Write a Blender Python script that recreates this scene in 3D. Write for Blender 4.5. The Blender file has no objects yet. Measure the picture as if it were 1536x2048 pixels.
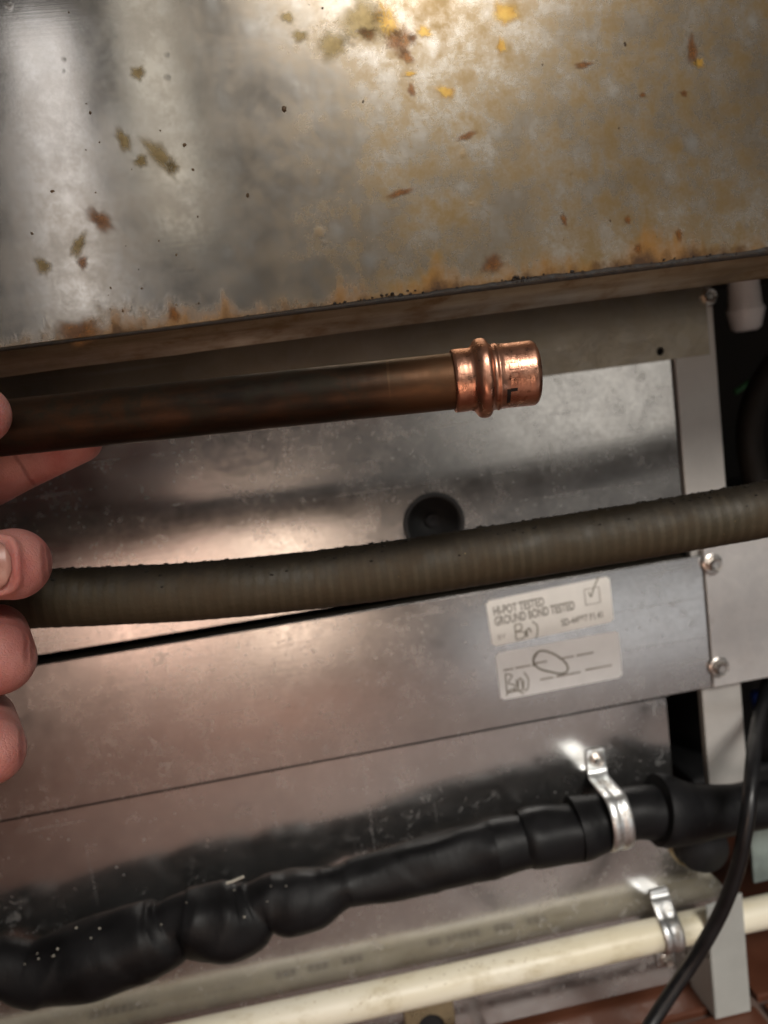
import bpy, bmesh, math, random
from mathutils import Vector, Matrix, noise as mnoise
random.seed(7)
sc = bpy.context.scene
C = bpy.context.scene.collection
R = math.radians

# ------------------------------------------------------------------ camera
D, ZC, F = 0.38, 0.347, 1540.0          # distance to the rear panel (y = 0), height above the floor, focal length in px of 2048
rot = (Matrix.Rotation(R(-6.97), 3, 'Z') @ Matrix.Rotation(R(90 - 7.50), 3, 'X') @ Matrix.Rotation(R(-7.62), 3, 'Z'))
CAM = Vector((0, -D, ZC))
cam_data = bpy.data.cameras.new('camera'); cam = bpy.data.objects.new('camera', cam_data); C.objects.link(cam)
cam.matrix_world = Matrix.Translation(CAM) @ rot.to_4x4()
cam_data.sensor_fit = 'VERTICAL'; cam_data.sensor_height = 36.0; cam_data.sensor_width = 27.0
cam_data.lens = 36.0 * F / 2048.0
cam_data.clip_start = 0.01; cam_data.clip_end = 50
cam_data.dof.use_dof = True; cam_data.dof.focus_distance = 0.215; cam_data.dof.aperture_fstop = 12.5
sc.camera = cam

def ray(px, py): return rot @ Vector(((px - 768) / F, (1024 - py) / F, -1.0))
def at(px, py, y):                      # point of the plane y = const behind a place of the photograph
    d = ray(px, py); return CAM + d * ((y + D) / d.y)
def atd(px, py, depth): return CAM + ray(px, py) * depth
def atz(px, py, z):
    d = ray(px, py); return CAM + d * ((z - ZC) / d.z)

# ------------------------------------------------------------------ world, lamps, exposure
w = bpy.data.worlds.new('World'); sc.world = w; w.use_nodes = True
bg = w.node_tree.nodes['Background']; bg.inputs[0].default_value = (1.0, 0.95, 0.89, 1); bg.inputs[1].default_value = 0.080
sc.view_settings.view_transform = 'Standard'; sc.view_settings.look = 'None'
sc.view_settings.gamma = 1; sc.view_settings.use_curve_mapping = False
sc.view_settings.exposure = -0.15

def area(name, loc, aim, sx, sy, radiance, col, spread=180):
    l = bpy.data.lights.new(name, 'AREA'); l.shape = 'RECTANGLE'; l.size = sx; l.size_y = sy
    l.energy = radiance * sx * sy * math.pi; l.color = col; l.spread = R(spread)
    o = bpy.data.objects.new(name, l); C.objects.link(o)
    d = (Vector(aim) - Vector(loc)).normalized()
    o.location = loc; o.rotation_euler = d.to_track_quat('-Z', 'Y').to_euler()
    return o
def bounced(px, py, plane_y, lamp_y):   # where a lamp has to hang to be mirrored at this place of a plate
    p = at(px, py, plane_y); d = ray(px, py); d.y = -d.y
    return p + d * ((lamp_y - plane_y) / d.y)
SY = -0.12                               # front plate of the stainless appliance
def lamp_mirrored(name, x0, y0, x1, y1, plane_y, lamp_y, radiance, col):
    a = bounced(x0, y0, plane_y, lamp_y); b = bounced(x1, y1, plane_y, lamp_y); c = (a + b) / 2
    return area(name, c, (c.x, 0, c.z), abs(a.x - b.x), abs(a.z - b.z), radiance, col)
lamp_mirrored('window_lamp_tall', 10, 40, 250, 720, SY, -1.5, 1.8, (1.0, 0.96, 0.95))
lamp_mirrored('window_lamp_narrow', 225, -120, 415, 470, SY, -1.5, 1.6, (1.0, 0.94, 0.82))
lamp_mirrored('ceiling_lamp', 700, -260, 1000, 170, SY, -1.7, 2.8, (0.86, 0.95, 1.0))
lamp_mirrored('warm_glow_lamp', 150, 1040, 430, 1290, 0, -0.60, 3.4, (1.0, 0.65, 0.50))  # unseen area lamps added close behind the camera for warm panel glows
lamp_mirrored('bright_glow_lamp', 490, 1015, 650, 1280, 0, -0.60, 5.4, (1.0, 0.76, 0.59))
lamp_mirrored('side_fill', 930, 1190, 1560, 1330, 0, -0.50, 0.85, (0.96, 0.98, 1.0))  # unseen area lamp added to silver the right of the lower panels
area('room_lamp', (0.95, -1.9, 0.36), (0.1, 0, 0.2), 0.6, 0.5, 1.2, (1.0, 0.95, 0.86))
spot = bpy.data.lights.new('low_area_spot', 'SPOT'); spot.energy = 115; spot.color = (1.0, 0.95, 0.88); spot.spot_size = R(31); spot.spot_blend = 0.6  # added unseen spot; its cone lights the low parts and misses the pipe
spot.shadow_soft_size = 0.34
def floor_pool(px, py, energy, cone, col):   # small unseen spots, added to light the tiles mirrored in the lower panels
    p = at(px, py, -0.005); d = ray(px, py); d.y = -d.y; q = p + d * (-p.z / d.z)
    l = bpy.data.lights.new('floor_pool_spot', 'SPOT'); l.energy = energy; l.color = col; l.spot_size = R(cone); l.spot_blend = 0.8; l.shadow_soft_size = 0.05
    o = bpy.data.objects.new('floor_pool_spot', l); C.objects.link(o); o.location = q + Vector((-0.06, -0.40, 1.15)); o.rotation_euler = (q - Vector(o.location)).to_track_quat('-Z', 'Y').to_euler()
floor_pool(330, 1390, 190, 13, (1.0, 0.86, 0.80))
floor_pool(560, 1390, 230, 13, (1.0, 0.92, 0.82))
floor_pool(450, 1420, 60, 34, (1.0, 0.92, 0.84))
so = bpy.data.objects.new('low_area_spot', spot); C.objects.link(so); so.location = (0.40, -1.30, 1.05)
so.rotation_euler = (Vector((0.14, -0.17, 0.02)) - Vector(so.location)).to_track_quat('-Z', 'Y').to_euler()

# ------------------------------------------------------------------ node helpers
class G:
    def __init__(s, name):
        s.m = bpy.data.materials.new(name); s.m.use_nodes = True; s.nt = s.m.node_tree
        s.b = s.nt.nodes['Principled BSDF']; s.tc = s.nt.nodes.new('ShaderNodeTexCoord')
    def put(s, sock, v):
        if isinstance(v, bpy.types.NodeSocket): s.nt.links.new(v, sock)
        elif isinstance(v, (tuple, list)) and len(v) == 3 and sock.type == 'RGBA': sock.default_value = (*v, 1)
        else: sock.default_value = v
    def vec(s, sx=1, sy=1, sz=1, off=(0, 0, 0)):
        n = s.nt.nodes.new('ShaderNodeMapping'); s.nt.links.new(s.tc.outputs['Object'], n.inputs[0])
        n.inputs['Scale'].default_value = (sx, sy, sz); n.inputs['Location'].default_value = off; return n.outputs[0]
    def noise(s, scale, detail=4, rough=0.55, vec=None, dist=0.0):
        n = s.nt.nodes.new('ShaderNodeTexNoise'); s.nt.links.new(vec or s.tc.outputs['Object'], n.inputs['Vector'])
        n.inputs['Scale'].default_value = scale; n.inputs['Detail'].default_value = detail
        n.inputs['Roughness'].default_value = rough; n.inputs['Distortion'].default_value = dist; return n.outputs['Fac']
    def voro(s, scale, feature='F1', out='Distance', vec=None, rnd=1.0):
        n = s.nt.nodes.new('ShaderNodeTexVoronoi'); n.feature = feature; s.nt.links.new(vec or s.tc.outputs['Object'], n.inputs['Vector'])
        n.inputs['Scale'].default_value = scale; n.inputs['Randomness'].default_value = rnd; return n.outputs[out]
    def axis(s, k):
        n = s.nt.nodes.new('ShaderNodeSeparateXYZ'); s.nt.links.new(s.tc.outputs['Object'], n.inputs[0]); return n.outputs[k]
    def step(s, v, a, b, lo=0.0, hi=1.0):
        n = s.nt.nodes.new('ShaderNodeMapRange'); n.interpolation_type = 'SMOOTHSTEP'; n.clamp = True
        s.put(n.inputs[0], v); n.inputs[1].default_value = a; n.inputs[2].default_value = b
        n.inputs[3].default_value = lo; n.inputs[4].default_value = hi; return n.outputs[0]
    def math(s, op, a, b=0.0):
        n = s.nt.nodes.new('ShaderNodeMath'); n.operation = op; s.put(n.inputs[0], a); s.put(n.inputs[1], b); return n.outputs[0]
    def mix(s, f, a, b):
        n = s.nt.nodes.new('ShaderNodeMix'); n.data_type = 'RGBA'; s.put(n.inputs[0], f); s.put(n.inputs[6], a); s.put(n.inputs[7], b); return n.outputs[2]
    def mixf(s, f, a, b):
        n = s.nt.nodes.new('ShaderNodeMix'); n.data_type = 'FLOAT'; s.put(n.inputs[0], f); s.put(n.inputs[2], a); s.put(n.inputs[3], b); return n.outputs[0]
    def bump(s, h, strength=0.3, dist=0.001, prev=None):
        n = s.nt.nodes.new('ShaderNodeBump'); n.inputs['Strength'].default_value = strength; n.inputs['Distance'].default_value = dist
        s.put(n.inputs['Height'], h)
        if prev: s.nt.links.new(prev, n.inputs['Normal'])
        return n.outputs[0]
    def out(s, **k):
        for a, v in k.items():
            key = {'color': 'Base Color', 'rough': 'Roughness', 'metal': 'Metallic', 'normal': 'Normal', 'coat': 'Coat Weight',
                   'sss': 'Subsurface Weight', 'spec': 'Specular IOR Level', 'trans': 'Transmission Weight', 'aniso': 'Anisotropic'}[a]
            s.put(s.b.inputs[key], v)
        return s.m

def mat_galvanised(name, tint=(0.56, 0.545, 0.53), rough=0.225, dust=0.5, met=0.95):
    g = G(name)
    big = g.noise(9, 3); mid = g.noise(60, 5, 0.65); fine = g.noise(420, 4, 0.7)
    brush = g.noise(30, 3, 0.6, vec=g.vec(1.5, 1, 30))
    spangle = g.voro(170, out='Color'); sp = g.nt.nodes.new('ShaderNodeSeparateColor'); g.nt.links.new(spangle, sp.inputs[0])
    speck = g.step(g.voro(210), 0.05, 0.16, 1, 0)
    speck = g.math('MULTIPLY', speck, g.step(g.noise(38, 3), 0.53, 0.66))
    scuff = g.math('MULTIPLY', g.step(g.noise(130, 6, 0.75, dist=0.8), 0.54, 0.66), g.step(big, 0.38, 0.62))
    dusty = g.math('MULTIPLY', g.math('MAXIMUM', speck, g.math('MULTIPLY', scuff, 0.45)), dust)
    col = g.mix(g.step(mid, 0.3, 0.7), tuple(t * 0.93 for t in tint), tuple(min(1, t * 1.05) for t in tint))
    col = g.mix(g.math('MULTIPLY', sp.outputs[0], 0.10), col, (0.40, 0.40, 0.42))
    col = g.mix(g.math('MULTIPLY', g.step(g.noise(17, 4), 0.45, 0.8), 0.22), col, (0.40, 0.34, 0.30))
    scr = g.math('MULTIPLY', g.step(g.noise(160, 2, 0.5, vec=g.vec(0.05, 1, 2.2, (3, 0, 1)), dist=0.3), 0.66, 0.72), 0.12); scr2 = g.math('MULTIPLY', g.step(g.noise(120, 2, 0.5, vec=g.vec(2.0, 1, 0.06, (1, 0, 7)), dist=0.4), 0.68, 0.74), 0.10)
    dusty = g.math('MAXIMUM', dusty, g.math('MAXIMUM', scr, scr2))
    col = g.mix(dusty, col, (0.60, 0.58, 0.55))
    r = g.math('ADD', g.step(mid, 0.25, 0.75, rough - 0.035, rough + 0.05), g.math('MULTIPLY', dusty, 0.35))
    r = g.math('ADD', r, g.step(fine, 0.3, 0.7, -0.03, 0.03))
    n = g.bump(g.noise(5, 1), 0.4, 0.004); n = g.bump(g.math('ADD', mid, g.math('MULTIPLY', brush, 0.6)), 0.05, 0.0005, n); n = g.bump(fine, 0.05, 0.0002, n)
    tg = g.nt.nodes.new('ShaderNodeCombineXYZ'); tg.inputs[0].default_value = 1.0; g.nt.links.new(tg.outputs[0], g.b.inputs['Tangent'])
    return g.out(color=col, rough=r, metal=g.math('SUBTRACT', met, g.math('MULTIPLY', dusty, 0.8 * met)), normal=n, aniso=0.5)

def mat_plain(name, col, rough=0.5, metal=0.0, var=0.25, scale=90, bump=0.15, dist=0.0006):
    g = G(name); n1 = g.noise(scale, 5, 0.65); n2 = g.noise(scale * 5, 4, 0.6)
    c = g.mix(g.step(n1, 0.3, 0.7), tuple(x * (1 - var) for x in col), tuple(min(1, x * (1 + var)) for x in col))
    return g.out(color=c, rough=g.step(n1, 0.3, 0.7, max(0.02, rough - 0.08), min(1, rough + 0.08)), metal=metal,
                 normal=g.bump(g.math('ADD', n1, g.math('MULTIPLY', n2, 0.4)), bump, dist))

M = {}
M['galv'] = mat_galvanised('galvanised_steel')
M['galv_low'] = mat_galvanised('stained_galvanised_steel', (0.66, 0.65, 0.64), 0.215, 0.6, 0.97)
M['galv_dull'] = mat_galvanised('brown_reflect_steel', (0.27, 0.225, 0.17), 0.36, 0.12, 0.9)  # dark brown reflection of the appliance above is put into the base colour
M['galv_post'] = mat_plain('smooth_grey_steel', (0.58, 0.56, 0.53), 0.42, 0.3, 0.05, 60, 0.06)
M['galv_end'] = mat_galvanised('mottled_bright_steel', (0.80, 0.78, 0.76), 0.42, 0.9, 0.55)
M['leg'] = mat_plain('grey_leg_paint', (0.40, 0.41, 0.39), 0.5, 0.2, 0.05, 60, 0.06)
def mat_zinc():
    g = G('worn_zinc'); n1 = g.noise(120, 5, 0.65); st = g.noise(300, 4, 0.6, vec=g.vec(3, 0.4, 0.4)); dirt = g.math('MULTIPLY', g.step(n1, 0.5, 0.66), 0.65)
    c = g.mix(dirt, (0.76, 0.78, 0.78), (0.30, 0.25, 0.19))
    return g.out(color=c, metal=0.95, rough=g.math('ADD', g.step(st, 0.3, 0.7, 0.30, 0.44), g.math('MULTIPLY', dirt, 0.3)), normal=g.bump(st, 0.3, 0.0005))
M['zinc'] = mat_zinc()
M['screw'] = mat_plain('screw_steel', (0.62, 0.58, 0.54), 0.3, 1.0, 0.2, 400, 0.3, 0.0003)
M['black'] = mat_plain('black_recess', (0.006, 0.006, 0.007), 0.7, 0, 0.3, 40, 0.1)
M['darkwall'] = mat_plain('shade_dark_wall', (0.018, 0.014, 0.011), 0.85, 0, 0.5, 14, 0.3, 0.002)  # near-black tone stands in for the shade between the appliances
M['rubber'] = mat_plain('black_rubber', (0.006, 0.006, 0.007), 0.40, 0, 0.3, 120, 0.12, 0.0005)
M['paper'] = mat_plain('label_paper', (0.93, 0.91, 0.86), 0.65, 0, 0.05, 60, 0.05)
M['paper_b'] = mat_plain('label_paper_grey', (0.94, 0.94, 0.93), 0.65, 0, 0.05, 60, 0.05)
M['ink'] = mat_plain('printed_ink', (0.30, 0.28, 0.25), 0.7, 0, 0.2)
M['ink_faint'] = mat_plain('faint_ink', (0.46, 0.43, 0.39), 0.7, 0, 0.1)
M['pen'] = mat_plain('pen_ink', (0.24, 0.22, 0.17), 0.6, 0, 0.2)
M['white'] = mat_plain('white_plastic', (0.80, 0.80, 0.80), 0.45, 0, 0.05, 40)
M['green'] = mat_plain('green_wire_sheath', (0.05, 0.20, 0.07), 0.45)
M['blue'] = mat_plain('blue_plastic', (0.01, 0.03, 0.16), 0.45)
M['teal'] = mat_plain('pale_teal_sheet', (0.30, 0.36, 0.34), 0.45, 0.3, 0.3, 40)
M['brass'] = mat_plain('brass_rim', (0.55, 0.47, 0.30), 0.3, 1.0, 0.2)
M['lint'] = mat_plain('pale_lint', (0.42, 0.40, 0.34), 0.85)
M['nail'] = mat_plain('finger_nail', (0.46, 0.23, 0.185), 0.33, 0, 0.08, 200, 0.1)
M['crust'] = mat_plain('burnt_crust', (0.016, 0.008, 0.003), 0.6, 0, 0.6, 300, 0.6, 0.0006)
M['fuzz'] = mat_plain('dust_fuzz', (0.014, 0.010, 0.006), 0.95, 0, 0.5, 300, 0.6)
M['speck'] = mat_plain('dried_speck', (0.10, 0.055, 0.02), 0.5, 0, 0.5, 60)
M['dish'] = mat_plain('grey_black_rubber', (0.020, 0.020, 0.020), 0.6)
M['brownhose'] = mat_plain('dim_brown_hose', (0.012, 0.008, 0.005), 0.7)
M['inkblack'] = mat_plain('black_marker', (0.006, 0.005, 0.004), 0.35)

def mat_foam():
    g = G('black_foam'); n1 = g.noise(50, 4); n2 = g.noise(900, 3, 0.7); wr = g.noise(75, 3, 0.6, vec=g.vec(1.6, 0.5, 0.5), dist=1.2)
    speck = g.step(g.voro(130), 0.03, 0.07, 1, 0); speck = g.math('MULTIPLY', speck, g.step(g.noise(30, 2), 0.6, 0.68))
    c = g.mix(g.step(n1, 0.3, 0.7), (0.0035, 0.0035, 0.004), (0.008, 0.008, 0.009)); c = g.mix(g.math('MULTIPLY', speck, 0.12), c, (0.25, 0.24, 0.20))
    return g.out(color=c, rough=g.step(n1, 0.3, 0.7, 0.44, 0.56), spec=0.24, normal=g.bump(n2, 0.12, 0.0003, g.bump(wr, 0.15, 0.0018, g.bump(n1, 0.25, 0.002))))
M['foam'] = mat_foam()

def mat_pvc():
    g = G('cream_plastic_pipe'); n1 = g.noise(35, 5, 0.65); st = g.noise(60, 4, 0.6, vec=g.vec(0.15, 1, 1))
    dirt = g.math('MULTIPLY', g.step(g.noise(90, 6, 0.75, vec=g.vec(0.5, 1, 1)), 0.48, 0.72), 0.6)
    c = g.mix(g.step(st, 0.3, 0.7), (0.72, 0.66, 0.49), (0.80, 0.76, 0.63)); c = g.mix(dirt, c, (0.42, 0.34, 0.18))
    return g.out(color=c, rough=0.42, normal=g.bump(n1, 0.1, 0.0006))
M['pvc'] = mat_pvc()

def mat_tile():
    g = G('red_quarry_tile'); n1 = g.noise(22, 5, 0.6); n2 = g.noise(300, 4, 0.7)
    c = g.mix(g.step(n1, 0.3, 0.7), (0.080, 0.026, 0.013), (0.115, 0.040, 0.020)); c = g.mix(g.math('MULTIPLY', g.step(n2, 0.58, 0.75), 0.5), c, (0.06, 0.03, 0.018))
    return g.out(color=c, rough=g.step(n1, 0.3, 0.7, 0.42, 0.6), normal=g.bump(n2, 0.2, 0.0006))
def mat_floor():
    g = G('tiled_floor'); n1 = g.noise(22, 5, 0.6); br = g.nt.nodes.new('ShaderNodeTexBrick'); br.offset = 0.0
    g.nt.links.new(g.tc.outputs['Object'], br.inputs['Vector'])
    for k, v in (('Scale', 1.0), ('Mortar Size', 0.004), ('Brick Width', 0.15), ('Row Height', 0.15), ('Bias', 0.0)): br.inputs[k].default_value = v
    br.inputs['Color1'].default_value = (0.15, 0.105, 0.088, 1); br.inputs['Color2'].default_value = (0.13, 0.088, 0.072, 1); br.inputs['Mortar'].default_value = (0.035, 0.028, 0.022, 1)
    return g.out(color=br.outputs['Color'], rough=g.step(n1, 0.3, 0.7, 0.42, 0.6))
M['floor'] = mat_floor(); M['tile'] = mat_tile(); M['grout'] = mat_plain('dirty_grout', (0.035, 0.028, 0.022), 0.9, 0, 0.4, 60, 0.4)

def mat_patina():                        # local x runs along the pipe, 0 at the socket
    g = G('tarnished_copper'); x = g.axis(0)
    st = g.noise(90, 6, 0.65, vec=g.vec(0.25, 1, 1)); blot = g.noise(60, 5, 0.6); ringn = g.noise(500, 3, 0.6, vec=g.vec(1, 0.05, 0.05))
    c = g.mix(g.step(st, 0.3, 0.72), (0.008, 0.0045, 0.002), (0.052, 0.021, 0.007))
    c = g.mix(g.math('MULTIPLY', g.step(g.noise(120, 6, 0.7), 0.46, 0.62), 0.75), c, (0.016, 0.013, 0.007)); c = g.mix(g.math('MULTIPLY', g.step(g.noise(33, 5, 0.7, vec=g.vec(0.5, 1, 1)), 0.56, 0.70), 0.6), c, (0.085, 0.035, 0.011))
    clean = g.math('MULTIPLY', g.step(g.math('ADD', x, g.math('MULTIPLY', blot, 0.02)), -0.020, 0.006), 0.18)
    c = g.mix(clean, c, (0.42, 0.20, 0.09))
    g2 = g.math('MULTIPLY', g.step(g.noise(80, 4), 0.6, 0.72), g.step(x, -0.035, -0.008)); c = g.mix(g.math('MULTIPLY', g2, 0.5), c, (0.03, 0.045, 0.022))
    scr = g.math('MULTIPLY', g.step(ringn, 0.6, 0.7), g.step(x, -0.03, -0.006)); c = g.mix(g.math('MULTIPLY', scr, 0.15), c, (0.40, 0.22, 0.10))
    return g.out(color=c, metal=0.7, rough=g.step(blot, 0.3, 0.7, 0.40, 0.58), normal=g.bump(g.math('ADD', st, g.math('MULTIPLY', ringn, 0.5)), 0.2, 0.0005))
M['patina'] = mat_patina()
def mat_copper():
    g = G('bright_copper'); st = g.noise(400, 5, 0.6, vec=g.vec(1, 0.15, 0.15)); blot = g.noise(130, 5, 0.6)
    c = g.mix(g.step(blot, 0.3, 0.7), (0.46, 0.21, 0.135), (0.66, 0.35, 0.24)); c = g.mix(g.math('MULTIPLY', g.step(g.noise(260, 5, .7), 0.56, 0.72), 0.6), c, (0.22, 0.08, 0.035))
    return g.out(color=c, metal=1.0, rough=g.step(g.noise(220, 5, 0.7), 0.3, 0.7, 0.22, 0.44), normal=g.bump(g.math('ADD', st, g.noise(240, 5, 0.65)), 0.35, 0.0005))
M['copper'] = mat_copper()

def mat_conduit():                       # uv.x = metres along the hose
    g = G('grimy_hose'); uv = g.nt.nodes.new('ShaderNodeSeparateXYZ'); g.nt.links.new(g.tc.outputs['UV'], uv.inputs[0])
    rib = g.math('SINE', g.math('MULTIPLY', g.math('ADD', uv.outputs[0], g.math('MULTIPLY', g.noise(40, 2), 0.0012)), 2 * math.pi / 0.0042)); n1 = g.noise(55, 5, 0.65); n2 = g.noise(700, 4, 0.7); n3 = g.noise(140, 5, 0.7)
    c = g.mix(g.math('MULTIPLY', g.step(rib, -0.2, 1), g.step(g.noise(25, 3), 0.3, 0.7, 0.35, 1.0)), (0.044, 0.033, 0.016), (0.064, 0.050, 0.028))
    crown = g.math('ABSOLUTE', g.math('SUBTRACT', uv.outputs[1], 0.25))      # shade along the crown painted into the colour, with settled grime
    shade_grime = g.step(g.math('ADD', crown, g.math('MULTIPLY', g.math('SUBTRACT', n3, 0.5), 0.16)), 0.07, 0.23, 1, 0)
    c = g.mix(g.math('MULTIPLY', g.step(n1, 0.42, 0.68), 0.6), c, (0.055, 0.034, 0.014)); c = g.mix(g.math('MULTIPLY', shade_grime, 0.85), c, (0.010, 0.0065, 0.003))
    speck = g.math('MULTIPLY', g.step(g.voro(240), 0.03, 0.07, 1, 0), g.step(g.noise(60, 2), 0.58, 0.66)); c = g.mix(speck, c, (0.28, 0.20, 0.08))
    return g.out(color=c, rough=g.step(n1, 0.3, 0.7, 0.5, 0.75), normal=g.bump(n2, 0.35, 0.0004, g.bump(n1, 0.3, 0.0012)))
M['hose'] = mat_conduit()

CREASES = [((30, 912, .232), (72, 976, .236), .012), ((-60, 960, .236), (-20, 1030, .240), .010), ((96, 1085, .214), (104, 1165, .214), .006), ((86, 1080, .211), (92, 1175, .211), .007),
           ((62, 1235, .205), (66, 1320, .203), .008), ((50, 1230, .202), (53, 1330, .201), .008), ((40, 1430, .196), (44, 1520, .194), .008), ((-4, 790, .192), (-2, 870, .192), .006)]
def mat_skin():
    g = G('skin'); n1 = g.noise(70, 4, 0.6); n2 = g.noise(900, 4, 0.65); lines = g.voro(800, 'DISTANCE_TO_EDGE')
    c = g.mix(g.step(n1, 0.3, 0.7), (0.38, 0.132, 0.112), (0.50, 0.225, 0.195))
    g.b.inputs['Subsurface Radius'].default_value = (0.9, 0.3, 0.15); g.b.inputs['Subsurface Scale'].default_value = 0.0035
    red = g.step(g.noise(38, 3, 0.6), 0.45, 0.7); c = g.mix(g.math('MULTIPLY', red, 0.55), c, (0.42, 0.105, 0.095))
    fold = None
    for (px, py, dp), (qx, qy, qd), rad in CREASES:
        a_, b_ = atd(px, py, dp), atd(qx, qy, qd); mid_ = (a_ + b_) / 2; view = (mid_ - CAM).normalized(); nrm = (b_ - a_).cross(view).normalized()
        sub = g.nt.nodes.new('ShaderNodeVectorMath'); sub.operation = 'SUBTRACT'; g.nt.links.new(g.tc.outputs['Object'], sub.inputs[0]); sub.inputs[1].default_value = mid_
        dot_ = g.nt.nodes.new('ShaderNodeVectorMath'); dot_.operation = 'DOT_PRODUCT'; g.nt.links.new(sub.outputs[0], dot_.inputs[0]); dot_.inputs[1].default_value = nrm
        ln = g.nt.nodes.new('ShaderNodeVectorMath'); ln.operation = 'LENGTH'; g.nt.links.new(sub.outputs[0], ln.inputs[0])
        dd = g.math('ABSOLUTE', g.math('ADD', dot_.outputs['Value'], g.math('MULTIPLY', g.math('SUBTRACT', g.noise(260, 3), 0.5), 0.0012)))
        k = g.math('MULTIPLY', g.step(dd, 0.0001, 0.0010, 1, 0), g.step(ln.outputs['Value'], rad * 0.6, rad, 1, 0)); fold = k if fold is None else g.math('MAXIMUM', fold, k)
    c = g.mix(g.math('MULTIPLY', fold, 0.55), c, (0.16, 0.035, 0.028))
    n2 = g.math('SUBTRACT', n2, g.math('MULTIPLY', fold, 3.0))
    return g.out(color=c, sss=0.5, rough=g.step(n2, 0.3, 0.7, 0.48, 0.62), normal=g.bump(g.math('ADD', n2, g.step(lines, 0, 0.15)), 0.30, 0.0003))
M['skin'] = mat_skin()

def mat_stainless():                     # local x along the plate, local z up from its lower edge
    g = G('greasy_stainless'); x, z = g.axis(0), g.axis(2)
    big = g.noise(11, 4, 0.6); mid = g.noise(45, 6, 0.68); fine = g.noise(230, 6, 0.72); drip = g.noise(40, 5, 0.65, vec=g.vec(1, 1, 0.22))
    base = g.mix(g.step(mid, 0.3, 0.7), (0.47, 0.455, 0.43), (0.58, 0.57, 0.55))
    # brown cooking film: thicker to the right and towards the edge
    side = g.step(g.math('ADD', x, g.math('MULTIPLY', big, 0.10)), 0.055, 0.20)
    low = g.step(g.math('ADD', z, g.math('MULTIPLY', big, 0.04)), 0.035, 0.16, 1, 0)
    film = g.math('MULTIPLY', g.math('MAXIMUM', side, g.math('MULTIPLY', low, 0.45)), g.step(g.math('ADD', g.math('MULTIPLY', mid, 0.6), g.math('MULTIPLY', drip, 0.4)), 0.02, 0.54))
    film = g.math('MULTIPLY', film, g.step(g.noise(95, 6, 0.75), 0.30, 0.64, 0.50, 1))
    blank = g.math('MULTIPLY', g.step(g.math('ADD', g.voro(85, vec=g.vec(1, 1, 0.8)), g.math('MULTIPLY', fine, 0.25)), 0.15, 0.50, 1, 0), g.step(g.noise(28, 2), 0.42, 0.62))
    film = g.math('MULTIPLY', film, g.math('SUBTRACT', 1.0, g.math('MULTIPLY', blank, 0.6)))
    c = g.mix(g.math('MULTIPLY', film, 0.95), base, (0.215, 0.136, 0.046))
    # ochre grease creeping up from the edge
    zz = g.math('ADD', z, g.math('MULTIPLY', g.math('SUBTRACT', drip, 0.5), -0.026)); zz = g.math('ADD', zz, g.math('MULTIPLY', g.math('SUBTRACT', fine, 0.5), -0.012))
    zz = g.math('ADD', zz, g.step(x, 0.02, 0.20, 0.0035, 0.0))
    ochre = g.step(g.math('ADD', zz, g.step(g.noise(26, 4, 0.7, vec=g.vec(1, 1, 0.3)), 0.35, 0.65, 0.005, -0.004)), 0.000, 0.0115, 1, 0); burnt = g.step(zz, -0.0010, 0.0055, 1, 0)
    c = g.mix(g.math('MULTIPLY', ochre, 0.85), c, (0.30, 0.135, 0.014)); c = g.mix(g.math('MULTIPLY', burnt, 0.9), c, (0.045, 0.018, 0.006))
    spots = g.math('MULTIPLY', g.step(g.math('ADD', g.voro(60), g.math('MULTIPLY', fine, 0.16)), 0.12, 0.26, 1, 0), g.step(g.noise(22, 2), 0.50, 0.58)); spots2 = g.math('MULTIPLY', g.step(g.math('ADD', g.voro(150), g.math('MULTIPLY', fine, 0.2)), 0.14, 0.34, 0.6, 0), g.step(g.noise(33, 2), 0.58, 0.68))
    c = g.mix(g.math('MULTIPLY', spots, 0.6), c, (0.24, 0.13, 0.03)); c = g.mix(g.math('MULTIPLY', spots2, 0.75), c, (0.09, 0.055, 0.03))
    dirt = g.math('MAXIMUM', g.math('MAXIMUM', ochre, burnt), g.math('MAXIMUM', spots, spots2))
    metal = g.math('SUBTRACT', 1.0, g.math('MAXIMUM', g.math('MULTIPLY', dirt, 0.8), g.math('MULTIPLY', film, 0.34)))
    rr = g.math('ADD', g.step(mid, 0.3, 0.7, 0.065, 0.10), g.math('MULTIPLY', g.math('MAXIMUM', film, g.math('MULTIPLY', side, 0.7)), 0.26)); rr = g.mixf(g.math('MULTIPLY', dirt, 0.6), rr, 0.38)
    brush = g.noise(50, 3, 0.6, vec=g.vec(0.6, 1, 25))
    n = g.bump(g.noise(6, 1), 0.25, 0.004); n = g.bump(fine, 0.03, 0.0002, n); n = g.bump(brush, 0.02, 0.0002, n); n = g.bump(dirt, 0.15, 0.0004, n)
    return g.out(color=c, metal=metal, rough=rr, normal=n)
M['stainless'] = mat_stainless()
def mat_hem():
    g = G('greasy_hem'); st = g.noise(70, 6, 0.68, vec=g.vec(0.12, 1, 1)); n1 = g.noise(60, 5, 0.65)
    c = g.mix(g.step(st, 0.3, 0.7), (0.22, 0.15, 0.075), (0.46, 0.37, 0.24)); c = g.mix(g.math('MULTIPLY', g.step(n1, 0.5, 0.68), 0.7), c, (0.20, 0.10, 0.02))
    return g.out(color=c, metal=0.55, rough=g.step(n1, 0.3, 0.7, 0.35, 0.6), normal=g.bump(g.math('ADD', st, n1), 0.4, 0.001))
M['hem'] = mat_hem()
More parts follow.
